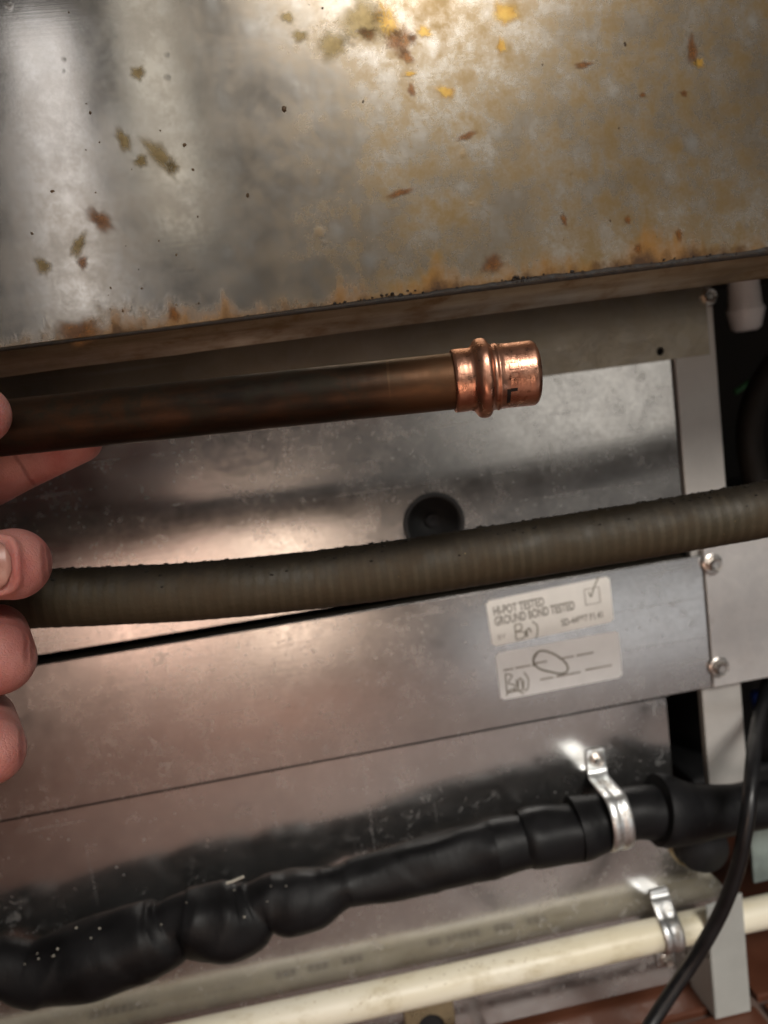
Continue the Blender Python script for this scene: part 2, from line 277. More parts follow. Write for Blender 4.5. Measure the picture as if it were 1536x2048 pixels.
def mat_grease(name, a, b):
    g = G(name); n = g.noise(300, 4); n2 = g.noise(420, 5, 0.7)
    at_ = g.nt.nodes.new('ShaderNodeAttribute'); at_.attribute_name = 'fade'
    al = g.step(g.math('ADD', at_.outputs['Fac'], g.math('MULTIPLY', g.math('SUBTRACT', n2, 0.5), 0.40)), 0.04, 1.05, 0.0, 0.74)
    g.put(g.b.inputs['Alpha'], al)
    return g.out(color=g.mix(g.step(n, 0.3, 0.7), a, b), rough=0.32, metal=0.45, normal=g.bump(n, 0.1, 0.0003))
M['grease_amber'] = mat_grease('amber_grease', (0.55, 0.28, 0.03), (0.75, 0.47, 0.09))
M['grease_brown'] = mat_grease('brown_grease', (0.16, 0.06, 0.015), (0.30, 0.12, 0.025))
M['grease_olive'] = mat_grease('olive_grease', (0.22, 0.15, 0.045), (0.36, 0.26, 0.10))

# ------------------------------------------------------------------ mesh helpers
def new(name, bm, m, parent=None, smooth=False, kind=None, label=None):
    me = bpy.data.meshes.new(name); bmesh.ops.recalc_face_normals(bm, faces=bm.faces[:]); bm.to_mesh(me); bm.free()
    if smooth: me.polygons.foreach_set('use_smooth', [True] * len(me.polygons))
    o = bpy.data.objects.new(name, me); C.objects.link(o); me.materials.append(M[m] if isinstance(m, str) else m)
    if parent: o.parent = parent
    if kind: o['kind'] = kind
    if label: o['label'] = label
    return o
def thing(name, label, cat, loc=(0, 0, 0), group=None):
    o = bpy.data.objects.new(name, None); C.objects.link(o); o.location = loc; o.empty_display_size = 0.02
    o['label'] = label; o['category'] = cat
    if group: o['group'] = group
    return o
def box(bm, x0, x1, y0, y1, z0, z1, bevel=0.0):
    r = bmesh.ops.create_cube(bm, size=1); vs = r['verts']
    bmesh.ops.scale(bm, verts=vs, vec=(x1 - x0, y1 - y0, z1 - z0)); bmesh.ops.translate(bm, verts=vs, vec=((x0 + x1) / 2, (y0 + y1) / 2, (z0 + z1) / 2))
    if bevel:
        es = {e for v in vs for e in v.link_edges}; bmesh.ops.bevel(bm, geom=list(es), offset=bevel, segments=2, affect='EDGES', profile=0.6)
def extrude(bm, pts, y0, y1):            # polygon in x/z between y0 (front) and y1
    a = [bm.verts.new((p[0], y0, p[1])) for p in pts]; b = [bm.verts.new((p[0], y1, p[1])) for p in pts]
    bm.faces.new(a); bm.faces.new(b[::-1]); n = len(pts)
    for i in range(n): bm.faces.new((a[i], b[i], b[(i + 1) % n], a[(i + 1) % n]))
def plate(bm, x0, x1, z0, z1, y0, y1, holes=()):   # sheet with round holes (x, z, r) in separate columns
    xs = [x0]
    cols = []
    for hx, hz, hr in sorted(holes):
        s = hr * 1.6; cols.append((xs[-1], hx - s, None)); cols.append((hx - s, hx + s, (hx, hz, hr))); xs.append(hx + s)
    cols.append((xs[-1], x1, None))
    for a, b, h in cols:
        if h is None: box(bm, a, b, y0, y1, z0, z1); continue
        hx, hz, hr = h; s = hr * 1.6
        box(bm, a, b, y0, y1, z0, hz - s); box(bm, a, b, y0, y1, hz + s, z1)
        n = 40; rings = []
        for yy in (y0, y1):
            ci, sq = [], []
            for i in range(n):
                t = 2 * math.pi * (i + 0.5) / n; cx, cz = math.cos(t), math.sin(t); k = s / max(abs(cx), abs(cz))
                ci.append(bm.verts.new((hx + hr * cx, yy, hz + hr * cz))); sq.append(bm.verts.new((hx + k * cx, yy, hz + k * cz)))
            rings.append((ci, sq))
            for i in range(n):
                j = (i + 1) % n; bm.faces.new((ci[i], ci[j], sq[j], sq[i]))
            for q in range(4):           # the corners of the square patch
                i = int((q + 0.5) * n / 4 - 0.5); j = (i + 1) % n
                sx, sz = ((1, 1), (-1, 1), (-1, -1), (1, -1))[q]
                cv = bm.verts.new((hx + s * sx, yy, hz + s * sz))
                try: bm.faces.new((sq[i], cv, sq[j]))
                except ValueError: pass
        for i in range(n):
            j = (i + 1) % n; bm.faces.new((rings[0][0][i], rings[0][0][j], rings[1][0][j], rings[1][0][i]))
def catmull(P, k):
    out = []
    P = [2 * P[0] - P[1]] + list(P) + [2 * P[-1] - P[-2]]
    for i in range(1, len(P) - 2):
        for j in range(k):
            t = j / k; a, b, c, d = P[i - 1], P[i], P[i + 1], P[i + 2]
            out.append(0.5 * ((2 * b) + (c - a) * t + (2 * a - 5 * b + 4 * c - d) * t * t + (3 * b - a - 3 * c + d) * t ** 3))
    out.append(P[-2]); return out
def sweep(bm, pts, rad, seg=24, cap=True, shape=None):   # tube along pts; rad: number or list; shape(i, ang) -> factor
    n = len(pts); up = Vector((0, 0, 1)); rings = []; uvl = bm.loops.layers.uv.verify(); L = [0.0]
    for i in range(1, n): L.append(L[-1] + (pts[i] - pts[i - 1]).length)
    for i, p in enumerate(pts):
        t = (pts[min(i + 1, n - 1)] - pts[max(i - 1, 0)]).normalized()
        if i == 0: s = t.cross(up if abs(t.z) < 0.95 else Vector((0, 1, 0))).normalized()
        else: s = (s - t * s.dot(t)).normalized()
        u = s.cross(t).normalized()
        r = rad[i] if isinstance(rad, (list, tuple)) else rad
        rings.append([bm.verts.new(p + (s * math.cos(a) + u * math.sin(a)) * r * (shape(i, a) if shape else 1)) for a in [2 * math.pi * k / seg for k in range(seg)]])
    for i in range(n - 1):
        for k in range(seg):
            f = bm.faces.new((rings[i][k], rings[i][(k + 1) % seg], rings[i + 1][(k + 1) % seg], rings[i + 1][k])); f.smooth = True
            for lp, uu, vv in zip(f.loops, (L[i], L[i], L[i + 1], L[i + 1]), (k, k + 1, k + 1, k)): lp[uvl].uv = (uu, vv / seg)
    if cap: bm.faces.new(rings[0][::-1]); bm.faces.new(rings[-1])
    return rings
def lathe(bm, prof, seg=48, axis='X', mod=None, org=(0, 0, 0), caps=True):   # prof: (along, radius)
    rings = []
    for i, (a, r) in enumerate(prof):
        ring = []
        for k in range(seg):
            t = 2 * math.pi * k / seg; rr = r * (mod(a, t) if mod else 1); c, s = rr * math.cos(t), rr * math.sin(t)
            ring.append(bm.verts.new(Vector(org) + Vector((a, c, s) if axis == 'X' else (c, -a, s) if axis == 'Y' else (c, s, a))))
        rings.append(ring)
    for i in range(len(prof) - 1):
        for k in range(seg):
            f = bm.faces.new((rings[i][k], rings[i][(k + 1) % seg], rings[i + 1][(k + 1) % seg], rings[i + 1][k])); f.smooth = True
    if caps and prof[0][1] > 1e-6: bm.faces.new(rings[0][::-1])
    if caps and prof[-1][1] > 1e-6: bm.faces.new(rings[-1])
def autosmooth(o, ang=35):
    me = o.data; me.polygons.foreach_set('use_smooth', [True] * len(me.polygons)); me.set_sharp_from_angle(angle=R(ang)); return o
def lump(bm, c, sx, sy, sz, jit=0.35, sub=1):
    r = bmesh.ops.create_icosphere(bm, subdivisions=sub, radius=1); ro = Matrix.Rotation(random.uniform(0, 6.28), 3, 'Y')
    for v in r['verts']:
        p = ro @ (v.co * random.uniform(1 - jit, 1 + jit)); v.co = Vector(c) + Vector((p.x * sx, p.y * sy, p.z * sz))
def screw(parent, x, y, z, r=0.0042, name='hex_screw'):
    bm = bmesh.new(); lathe(bm, [(0, r * 1.32), (0.0007, r * 1.32), (0.0011, r * 1.15)], 32, 'Y', org=(x, y, z))
    wsh = new('washer', bm, 'screw')
    bm = bmesh.new(); ro = random.uniform(0, 1)
    prof = [(0.0008, r * 0.95), (0.0040, r * 0.95), (0.0046, r * 0.82), (0.0044, r * 0.55), (0.0039, r * 0.5), (0.0039, 0.0)]
    lathe(bm, prof, 6, 'Y', org=(x, y, z)); bmesh.ops.rotate(bm, verts=bm.verts[:], cent=(x, y, z), matrix=Matrix.Rotation(ro, 3, 'Y'))
    h = new(name, bm, 'screw', parent); wsh.parent = h
    for p in wsh.data.polygons: p.use_smooth = False
    for p in h.data.polygons: p.use_smooth = False
    return h
Z = lambda rel: rel + ZC                 # heights below are measured from the camera's height

# ------------------------------------------------------------------ floor and wall
bm = bmesh.new(); box(bm, -1.2, 1.4, -1.2, 0.62, -0.06, -0.0045); floor = new('floor', bm, 'floor'); floor['kind'] = 'structure'
g0 = atz(1505, 1992, 0.0); T, gp = 0.150, 0.005
bm = bmesh.new(); box(bm, -T / 2 + gp / 2, T / 2 - gp / 2, -T / 2 + gp / 2, T / 2 - gp / 2, -0.010, 0.0, 0.0012); tile_mesh = None
for i in range(-3, 4):
    for j in range(-3, 4):
        cx, cy = g0.x + (i - 0.5) * T, g0.y - 0.003 + (j - 0.5) * T
        if tile_mesh is None:
            t = new('tile', bm, 'tile', floor); tile_mesh = t.data
        else:
            t = bpy.data.objects.new('tile', tile_mesh); C.objects.link(t); t.parent = floor
        t.location = (cx, cy, random.uniform(-0.0006, 0.0)); t.rotation_euler = (0, 0, random.choice((0, 1, 2, 3)) * math.pi / 2)
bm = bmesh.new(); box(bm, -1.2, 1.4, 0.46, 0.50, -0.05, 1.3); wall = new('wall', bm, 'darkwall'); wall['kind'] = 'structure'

# ------------------------------------------------------------------ rear of the galvanised cabinet
cab = thing('galvanised_cabinet', 'galvanised steel rear of an appliance with seams, paper labels and hex screws, standing on tiles', 'appliance', (0, 0.12, 0))
def cpart(name, bm, m, **k):
    bmesh.ops.translate(bm, verts=bm.verts[:], vec=-Vector(cab.location)); o = new(name, bm, m, cab, **k)
    return o
XL = -0.36
bm = bmesh.new(); box(bm, XL + 0.004, 0.2045, 0.045, 0.25, Z(-0.335), Z(0.045)); cpart('shade_casing', bm, 'black')  # black box added so the open seams show as shade
hole = at(868, 1047, 0.0); dot = at(1314, 704, 0.0)
bm = bmesh.new(); plate(bm, XL, 0.2046, Z(-0.0940), Z(0.030), 0.0, 0.0012, [(hole.x, hole.z, 0.0142)]); cpart('upper_panel', bm, 'galv')
bm = bmesh.new(); plate(bm, XL, 0.2247, Z(0.0060), Z(0.050), -0.0035, -0.0012, [(dot.x, dot.z, 0.0021)]); cpart('top_strip', bm, 'galv_dull', label='dull steel strip, toned brown by a painted reflection, along the top edge with a small hole')
bm = bmesh.new(); box(bm, XL, 0.2104, -0.0050, -0.0034, Z(-0.1709), Z(-0.0978), 0.0004); cpart('label_panel', bm, 'galv', label='wide flat panel with two paper labels')
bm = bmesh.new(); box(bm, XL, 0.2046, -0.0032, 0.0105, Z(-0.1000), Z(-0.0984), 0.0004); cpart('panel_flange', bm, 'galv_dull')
bm = bmesh.new(); box(bm, XL, 0.1858, -0.0046, -0.0010, Z(-0.1719), Z(-0.17095)); cpart('seam_shade_strip', bm, 'rubber')  # dark strip stands in for the shadow and dirt in the seam
bot = [(XL, 0.004), (0.2035, 0.004), (0.2118, 0.014), (0.2118, Z(-0.294)), (0.2085, Z(-0.288)), (0.186, Z(-0.2600)), (0.186, Z(-0.168)), (XL, Z(-0.168))]
bm = bmesh.new(); extrude(bm, bot, 0.0, 0.0014); cpart('bottom_panel', bm, 'galv_low')
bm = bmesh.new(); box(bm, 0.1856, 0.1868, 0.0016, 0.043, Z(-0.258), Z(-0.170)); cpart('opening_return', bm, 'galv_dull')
bm = bmesh.new(); box(bm, 0.2066, 0.2297, -0.0010, 0.0042, Z(-0.2310), Z(0.0600), 0.0009); cpart('corner_post', bm, 'galv_post')
bm = bmesh.new(); box(bm, 0.2112, 0.345, -0.0060, -0.0042, Z(-0.1708), Z(-0.0930), 0.0004); cpart('end_plate', bm, 'galv_end', label='bright mottled end plate held by two hex screws')
for px, py in ((1424, 1128), (1437, 1334)):
    p = at(px, py, -0.006); s = screw(None, p.x - cab.location.x, -0.006 - cab.location.y, p.z - cab.location.z); s.parent = cab
p = at(1418, 592, -0.0035); s = screw(None, p.x, -0.0012 - cab.location.y, p.z, 0.0040, 'corner_screw'); s.parent = cab
bm = bmesh.new(); box(bm, dot.x - 0.004, dot.x + 0.004, -0.0008, -0.0003, dot.z - 0.004, dot.z + 0.004); cpart('hole_shade_plate', bm, 'black')  # black plate added to stand in for the shade inside the hole
# dished rubber grommet in the upper panel
bm = bmesh.new(); lathe(bm, [(0.0015, 0.0160), (0.0026, 0.0152), (0.0026, 0.0138), (-0.002, 0.0128), (-0.008, 0.0110), (-0.014, 0.0080), (-0.018, 0.0040), (-0.020, 0.0)], 48, 'Y', org=(hole.x, 0.0012, hole.z), caps=False)
cpart('rubber_grommet', bm, 'dish', label='black dished rubber grommet set in the panel')
bm = bmesh.new(); lathe(bm, [(-0.0176, 0.0), (-0.0170, 0.0036), (-0.0160, 0.0040), (-0.0158, 0.0034), (-0.0168, 0.0)], 24, 'Y', org=(hole.x + 0.003, 0.0012, hole.z - 0.001)); cpart('grommet_bore', bm, 'black')
# leg: folded foot plate in front of the pale pipe
a = atz(1432, 2040, 0.0); LY = -0.0267
x0, x1 = at(1432, 2040, LY).x, at(1502, 2018, LY).x
zt0, zt1 = at(1424, 1812, LY).z, at(1494, 1786, LY).z
bm = bmesh.new(); extrude(bm, [(x0, 0.0), (x1, 0.0), (x1 + 0.0002, zt1), (x0 + 0.0002, zt0)], LY, LY + 0.0022)
extrude(bm, [(x0, 0.0), (x0 + 0.0022, 0.0), (x0 + 0.0022, 0.034), (x0, 0.034)], LY + 0.0023, -0.0005)
bmesh.ops.bevel(bm, geom=[e for e in bm.edges if abs((e.verts[0].co - e.verts[1].co).y) < 1e-5], offset=0.0005, segments=2, affect='EDGES')
cpart('leg', bm, 'leg', label='grey folded steel leg standing on the tiles')
# black stub in a thin rim below the foam pipe
p = at(1400, 1688, -0.006)
bm = bmesh.new(); lathe(bm, [(-0.002, 0.0140), (0.010, 0.0138), (0.014, 0.0120), (0.0155, 0.0)], 40, 'Y', org=(p.x, -0.0005, p.z)); cpart('drain_plug', bm, 'black', smooth=True)
bm = bmesh.new(); lathe(bm, [(0.0, 0.0150), (0.0, 0.0162), (0.0026, 0.0160), (0.0026, 0.0148)], 40, 'Y', org=(p.x, -0.0003, p.z), caps=False); cpart('plug_rim', bm, 'brass', smooth=True)
# small bracket with a hole near the floor
p = at(862, 2052, -0.004); bm = bmesh.new(); plate(bm, p.x - 0.0135, p.x + 0.0135, p.z - 0.012, p.z + 0.0125, -0.0045, -0.0025, [(p.x, p.z, 0.0072)])
cpart('knockout_bracket', bm, 'brass'); bm = bmesh.new(); box(bm, p.x - 0.0085, p.x + 0.0085, -0.0020, -0.0008, p.z - 0.0085, p.z + 0.0085); cpart('knockout_shade', bm, 'black')  # black box stands in for the shade inside the bracket hole

# paper labels and their writing
def sticker(name, corners, m, label):
    P = [at(px, py, -0.0052) for px, py in corners]
    bm = bmesh.new(); extrude(bm, [(q.x, q.z) for q in P], -0.00525, -0.00505)
    vs = [e for e in bm.edges if abs((e.verts[0].co - e.verts[1].co).y) > 1e-5]; bmesh.ops.bevel(bm, geom=vs, offset=0.0012, segments=3, affect='EDGES')
    o = cpart(name, bm, m, label=label); return o, P
def on(P, u, v): return (P[0] * (1 - u) + P[1] * u) * (1 - v) + (P[3] * (1 - u) + P[2] * u) * v
def words(st, P, text, u, v, size, m='ink', fat=0.0, sx=1.0):
    c = bpy.data.curves.new('printed_text', 'FONT'); c.body = text; c.size = size; c.offset = fat; c.align_y = 'CENTER'
    o = bpy.data.objects.new('printed_text', c); C.objects.link(o); o.parent = st; c.materials.append(M[m])
    bpy.context.view_layer.update(); me = bpy.data.meshes.new_from_object(o); bpy.data.objects.remove(o); me.materials.clear(); me.materials.append(M[m])
    o = bpy.data.objects.new('printed_text', me); C.objects.link(o); o.parent = st
    q = on(P, u, v) - cab.location; e = (P[1] - P[0]).normalized(); ang = math.atan2(e.z, e.x)
    o.location = (q.x, -0.00532 - cab.location.y, q.z); o.rotation_euler = (R(90), -ang, 0); o.scale = (sx, 1, 1)
def stroke(st, P, uv, m='pen', wd=0.00035, name='pen_mark', k=6):
    pts = catmull([on(P, *q) for q in uv], k); pts = [Vector((q.x, -0.00530, q.z)) - cab.location for q in pts]
    bm = bmesh.new(); sweep(bm, pts, wd, 6); bmesh.ops.scale(bm, vec=(1, 0.3, 1), verts=bm.verts[:], space=Matrix.Translation((0, 0.00530 + cab.location.y, 0))); new(name, bm, m, st)
s1, P1 = sticker('paper_label', [(971, 1203), (1219, 1152), (1228, 1243), (985, 1294)], 'paper', 'cream test label with two bold lines and a ticked box')
words(s1, P1, 'HI-POT TESTED', 0.045, 0.26, 0.0064, fat=0.00020, sx=0.62)
words(s1, P1, 'GROUND BOND TESTED', 0.045, 0.48, 0.0064, fat=0.00020, sx=0.60)
words(s1, P1, 'SD-44887 F1.41', 0.57, 0.80, 0.0050, 'ink', 0.00012, 0.72)
words(s1, P1, 'BY', 0.05, 0.83, 0.0040, 'ink_faint')
for a, b in (((.785, .18), (.905, .18)), ((.905, .18), (.905, .52)), ((.905, .52), (.785, .52)), ((.785, .52), (.785, .18))): stroke(s1, P1, [a, b], 'ink_faint', 0.0003, 'tick_box')
stroke(s1, P1, [(.82, .25), (.835, .36), (.86, .2), (.90, .02), (.915, -.02)])
stroke(s1, P1, [(.20, .62), (.195, .95)]); stroke(s1, P1, [(.20, .62), (.25, .64), (.245, .75), (.205, .78), (.265, .82), (.26, .94), (.195, .95)])
stroke(s1, P1, [(.28, .78), (.285, .94), (.29, .80), (.31, .76), (.32, .86)]); stroke(s1, P1, [(.34, .62), (.375, .75), (.365, .95), (.345, 1.0)])
s2, P2 = sticker('paper_label', [(990, 1307), (1237, 1261), (1245, 1354), (1002, 1401)], 'paper_b', 'pale label with a pen ellipse and scribbled initials')
stroke(s2, P2, [(.29, .42), (.30, .22), (.36, .12), (.45, .22), (.54, .44), (.56, .62), (.51, .68), (.42, .60), (.33, .48), (.295, .30), (.33, .15)], wd=0.0005)
for u0, u1, v in ((.05, .13, .38), (.145, .27, .38), (.31, .40, .36), (.50, .62, .36), (.64, .78, .36), (.05, .20, .86), (.33, .44, .72), (.46, .66, .72), (.70, .92, .70)):
    stroke(s2, P2, [(u0, v), (u1, v)], 'ink_faint', 0.00055, 'faint_print', 1)
stroke(s2, P2, [(.06, .46), (.055, .85)]); stroke(s2, P2, [(.06, .46), (.11, .52), (.075, .66), (.125, .74), (.10, .86), (.06, .84)])
stroke(s2, P2, [(.14, .62), (.145, .84), (.155, .66), (.18, .62), (.185, .84), (.20, .66)]); stroke(s2, P2, [(.045, .92), (.10, .80), (.19, .95)]); stroke(s2, P2, [(.21, .50), (.235, .66), (.225, .84), (.20, .90)])

# ------------------------------------------------------------------ stainless appliance above
e0, e1 = at(0, 697, SY), at(1536, 505, SY)
app = thing('stainless_appliance', 'greasy stainless steel appliance side with ochre burnt-on grease along its lower hem', 'appliance', (e0.x, SY, e0.z))
app.rotation_euler = (0, -math.atan2(e1.z - e0.z, e1.x - e0.x), 0)
inv = (Matrix.Translation(app.location) @ app.rotation_euler.to_matrix().to_4x4()).inverted()
bm = bmesh.new(); box(bm, -0.45, 0.75, 0.0, 0.0012, 0.0, 0.50); new('side_panel', bm, 'stainless', app)
hp = [(-0.0006, 0.0004), (0.0035, -0.0022), (0.012, -0.0038), (0.0235, -0.0062), (0.0262, -0.0055), (0.0270, -0.003), (0.0268, 0.004), (0.0262, 0.004), (0.0262, -0.002), (0.0240, -0.0046), (0.012, -0.0026), (0.003, -0.001)]
bm = bmesh.new(); nx = 60; ring0 = None
for i in range(nx + 1):
    x = -0.45 + 1.2 * i / nx; dz = 0.0003 * mnoise.noise(Vector((x * 30, 0, 0)))
    ring = [bm.verts.new((x, a, b + dz - 0.0002)) for a, b in hp]
    if ring0:
        for k in range(len(hp)): bm.faces.new((ring0[k], ring0[(k + 1) % len(hp)], ring[(k + 1) % len(hp)], ring[k]))
    ring0 = ring
autosmooth(new('folded_hem', bm, 'hem', app), 40)
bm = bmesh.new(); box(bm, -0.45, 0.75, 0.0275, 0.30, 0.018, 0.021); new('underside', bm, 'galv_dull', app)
def blob(px, py, rx, rz, ang, m, name='grease_spot', h=0.00003):
    c = inv @ at(px, py, SY); k = 0.27 / F * 1.3; rx *= k; rz *= k
    bm = bmesh.new(); n = 24; ph = [random.uniform(0, 6.28) for _ in range(4)]; rings = []; fade = []
    for f, hh, fd in ((1.45, 0.0, 0.0), (1.15, h, 0.18), (0.85, h, 0.48), (0.5, h, 0.82), (0.2, h, 1.0)):
        ring = []
        for i in range(n):
            t = 2 * math.pi * i / n; w_ = 1 + 0.09 * math.sin(2 * t + ph[0]) + 0.10 * math.sin(3 * t + ph[1]) + 0.10 * math.sin(5 * t + ph[2]) + 0.08 * math.sin(8 * t + ph[3])
            u, v = rx * f * w_ * math.cos(t), rz * f * w_ * math.sin(t); fade.append(fd)
            ring.append(bm.verts.new((c.x + u * math.cos(ang) - v * math.sin(ang), -hh - 0.00015, c.z + u * math.sin(ang) + v * math.cos(ang))))
        rings.append(ring)
    for a, b in zip(rings, rings[1:]):
        for i in range(n): bm.faces.new((a[i], a[(i + 1) % n], b[(i + 1) % n], b[i]))
    bm.faces.new(rings[-1]); o = new(name, bm, m, app, smooth=True)
    o.data.attributes.new('fade', 'FLOAT', 'POINT').data.foreach_set('value', fade); return o
for a in [(320, 312, 30, 13, -0.9, 'grease_olive'), (345, 335, 10, 9, 0, 'grease_olive'), (200, 440, 20, 13, -0.9, 'grease_brown'), (157, 491, 18, 9, 0.9, 'grease_olive'),
          (247, 281, 10, 16, 0.2, 'grease_olive'), (282, 322, 10, 9, 0, 'grease_olive'), (165, 525, 8, 9, 0, 'grease_brown'), (86, 532, 10, 13, .3, 'grease_olive'), (276, 146, 10, 10, 0, 'grease_olive'), (158, 664, 32, 17, 0.05, 'grease_brown'),
          (725, 40, 36, 32, 0, 'grease_olive'), (772, 42, 16, 30, 0.3, 'grease_amber'), (798, 80, 22, 20, 0.2, 'grease_brown'), (812, 112, 13, 9, -0.6, 'grease_brown'), (848, 64, 13, 8, -0.2, 'grease_amber'), (825, 76, 7, 6, 0, 'grease_brown'),
          (735, 68, 15, 8, -0.5, 'grease_brown'), (892, 184, 14, 9, -0.5, 'grease_amber'), (1010, 28, 20, 17, 0, 'grease_amber'), (823, 180, 6, 9, 0, 'grease_brown'), (820, 148, 8, 4, 0, 'grease_amber'), (1003, 92, 7, 12, 0, 'grease_amber'),
          (1384, 101, 9, 20, 0, 'grease_brown'), (1397, 126, 9, 8, 0, 'grease_amber'), (1166, 130, 14, 5, 0, 'grease_brown'), (800, 386, 20, 5, 0.2, 'grease_brown'), (934, 272, 16, 5, 0.2, 'grease_brown'),
          (1128, 440, 5, 9, 0.3, 'grease_brown'), (1255, 440, 5, 7, 0.2, 'grease_brown'), (1276, 498, 6, 9, 0.2, 'grease_brown'), (1358, 470, 6, 9, 0.1, 'grease_brown'), (985, 528, 17, 14, 0.1, 'grease_brown'), (348, 628, 8, 11, 0.1, 'grease_brown'),
          (575, 35, 9, 8, -.5, 'grease_olive'), (600, 72, 13, 8, 0, 'grease_olive'), (665, 90, 22, 20, 0, 'grease_olive'), (1285, 190, 5, 4, 0, 'grease_brown'), (1368, 187, 6, 5, 0, 'grease_brown')]: blob(*a)
bm = bmesh.new()                         # fine splashes
for k in range(45):
    px, py = random.uniform(20, 1530), random.uniform(5, 640)
    if k < 22: px, py = random.gauss(250, 70), random.uniform(180, 660)
    c = inv @ at(px, py, SY)
    if c.z < 0.001: continue
    s = random.uniform(0.00012, 0.00045) * (1.7 if random.random() < 0.1 else 1); lump(bm, (c.x, 0, c.z), s, 0.00012, s * random.uniform(0.7, 1.8), 0.3)
new('grease_specks', bm, 'speck', app, smooth=True, kind='stuff')
bm = bmesh.new()                         # burnt crust in the corner of the hem
for k in range(600):
    px = random.triangular(-150, 1700, 1050); wgt = max(0.25, min(1, (px - 150) / 700)) * (0.6 + 0.8 * mnoise.noise(Vector((px * 0.012, 3, 0))) + 0.3)
    py = 697 - 0.125 * px; c = inv @ at(px, py, SY)
    up = abs(random.gauss(0, 0.0011)) * max(0.2, wgt); s = random.uniform(0.0002, 0.0006) * max(0.35, wgt)
    lump(bm, (c.x, -0.0002, up - 0.0004), s * 1.5, s * 0.6, s, 0.4)
prev = None
for k in range(420):                     # continuous dark line of baked grease in the corner
    x = -0.02 + 0.44 * k / 419; a_ = max(0.12, min(1, (x - 0.02) / 0.16)); nz = mnoise.noise(Vector((x * 70, 1, 0))) + 0.5 * mnoise.noise(Vector((x * 260, 5, 0)))
    h = a_ * (0.0017 + 0.0010 * nz); row = [bm.verts.new((x, -0.0001, -0.0010)), bm.verts.new((x, -0.0006, -0.0004)), bm.verts.new((x, -0.0004, max(0.0001, h * 0.6))), bm.verts.new((x, 0.0001, max(0.0002, h)))]
    if prev:
        for q in range(3): bm.faces.new((prev[q], prev[q + 1], row[q + 1], row[q]))
    prev = row
new('burnt_crust', bm, 'crust', app, smooth=True, kind='stuff')

# ------------------------------------------------------------------ foam covered pipe
FY = -0.043
foam = thing('insulated_pipe', 'pipe wrapped in black foam insulation, lumpy and taped in sections, clamped to the panel', 'pipe', (0, FY, at(768, 1760, FY).z))
def foam_y(px):
    K = [(-600, -.024), (0, -.0225), (300, -.0225), (600, -.0225), (800, -.0225), (980, -.0240), (1120, -.0245), (1800, -.0245)]
    for (a, u), (b, v) in zip(K, K[1:]):
        if px <= b: return u + (v - u) * max(0, (px - a) / (b - a))
    return K[-1][1]
def foam_sec(rows, name, k=5, wob=0.0, dy=0.0, folds=()):
    P, rr = [], []
    for px, t, b in rows:
        y = foam_y(px) + dy
        a, c = at(px, t, y), at(px, b, y); m = (a + c) / 2; P.append(m); d = (m - CAM); rr.append((a - c).length / 2 * math.hypot(d.x, d.y) / d.length * 1.05)
    pts = catmull(P, k); rad = [v.x for v in catmull([Vector((q, 0, 0)) for q in rr], k)]
    pxs = [v.x for v in catmull([Vector((q[0], 0, 0)) for q in rows], k)]
    def fold(i, a):                      # puckers: the foam swells up to a crease and drops away behind it
        f = 1.0
        for fx, amp, lean in folds:
            d = fx + lean * math.sin(a) - pxs[i]
            if -14 < d < 120: f += amp * (math.exp(-max(0, d) / 40) if d >= 0 else 1 + d / 14) * (0.55 + 0.45 * math.cos(a + 0.6))
        return f * (1 + wob * mnoise.noise(Vector((i * 0.72 / k, math.cos(a) * 1.2, math.sin(a) * 1.2))))
    bm = bmesh.new(); sweep(bm, [p - foam.location for p in pts], rad, 40, True, fold if folds else (lambda i, a: 1 + wob * mnoise.noise(Vector((i * 0.12, math.cos(a) * 1.2, math.sin(a) * 1.2)))) if wob else None)
    o = new(name, bm, 'foam', foam); return autosmooth(o, 50)
foam_sec([(-520, 1985, 2130), (-300, 1935, 2080), (-120, 1905, 2030), (-40, 1893, 1980), (0, 1876, 1985), (60, 1880, 2006), (120, 1862, 2004), (200, 1832, 1993), (290, 1806, 1962), (325, 1796, 1938), (345, 1792, 1912), (357, 1790, 1894), (370, 1780, 1901), (400, 1770, 1914), (450, 1762, 1919), (490, 1758, 1905), (515, 1756, 1880), (530, 1754, 1862), (545, 1746, 1864),
          (580, 1738, 1869), (625, 1734, 1858), (660, 1730, 1836), (690, 1724, 1814), (705, 1718, 1812), (760, 1702, 1803), (830, 1680, 1791), (900, 1660, 1772), (950, 1644, 1764), (986, 1634, 1758)], 'foam_sleeve', 16, 0.12, 0.0, [(104, .06, 40), (250, .05, -45), (446, .03, 40), (600, .03, 36), (820, .04, -50)])
foam_sec([(984, 1637, 1755), (1000, 1633, 1750), (1025, 1630, 1742), (1050, 1628, 1735)], 'foam_collar', 4)
foam_sec([(1042, 1622, 1726), (1058, 1613, 1731), (1085, 1611, 1734), (1125, 1607, 1729), (1160, 1603, 1722)], 'foam_sleeve', 4, 0.12)
foam_sec([(1148, 1592, 1722), (1165, 1590, 1717), (1200, 1588, 1702), (1240, 1578, 1684), (1275, 1571, 1678), (1310, 1570, 1680), (1335, 1566, 1680)], 'foam_sleeve', 4, 0.05)
foam_sec([(1312, 1548, 1690), (1330, 1548, 1692), (1370, 1562, 1688), (1420, 1568, 1676), (1480, 1568, 1664), (1560, 1560, 1650), (1700, 1540, 1620)], 'foam_sleeve', 4, 0.03, -0.001)
bm = bmesh.new()
for k in range(15):
    px = random.uniform(0, 620); py = 1885 - 0.2 * px + random.uniform(-15, 55); y = foam_y(px) - 0.0175; p = at(px, py, y) - foam.location
    z_ = random.uniform(0.0002, 0.0005); lump(bm, p, z_ * 1.3, z_, z_, 0.4)
new('lint_specks', bm, 'lint', foam, kind='stuff')
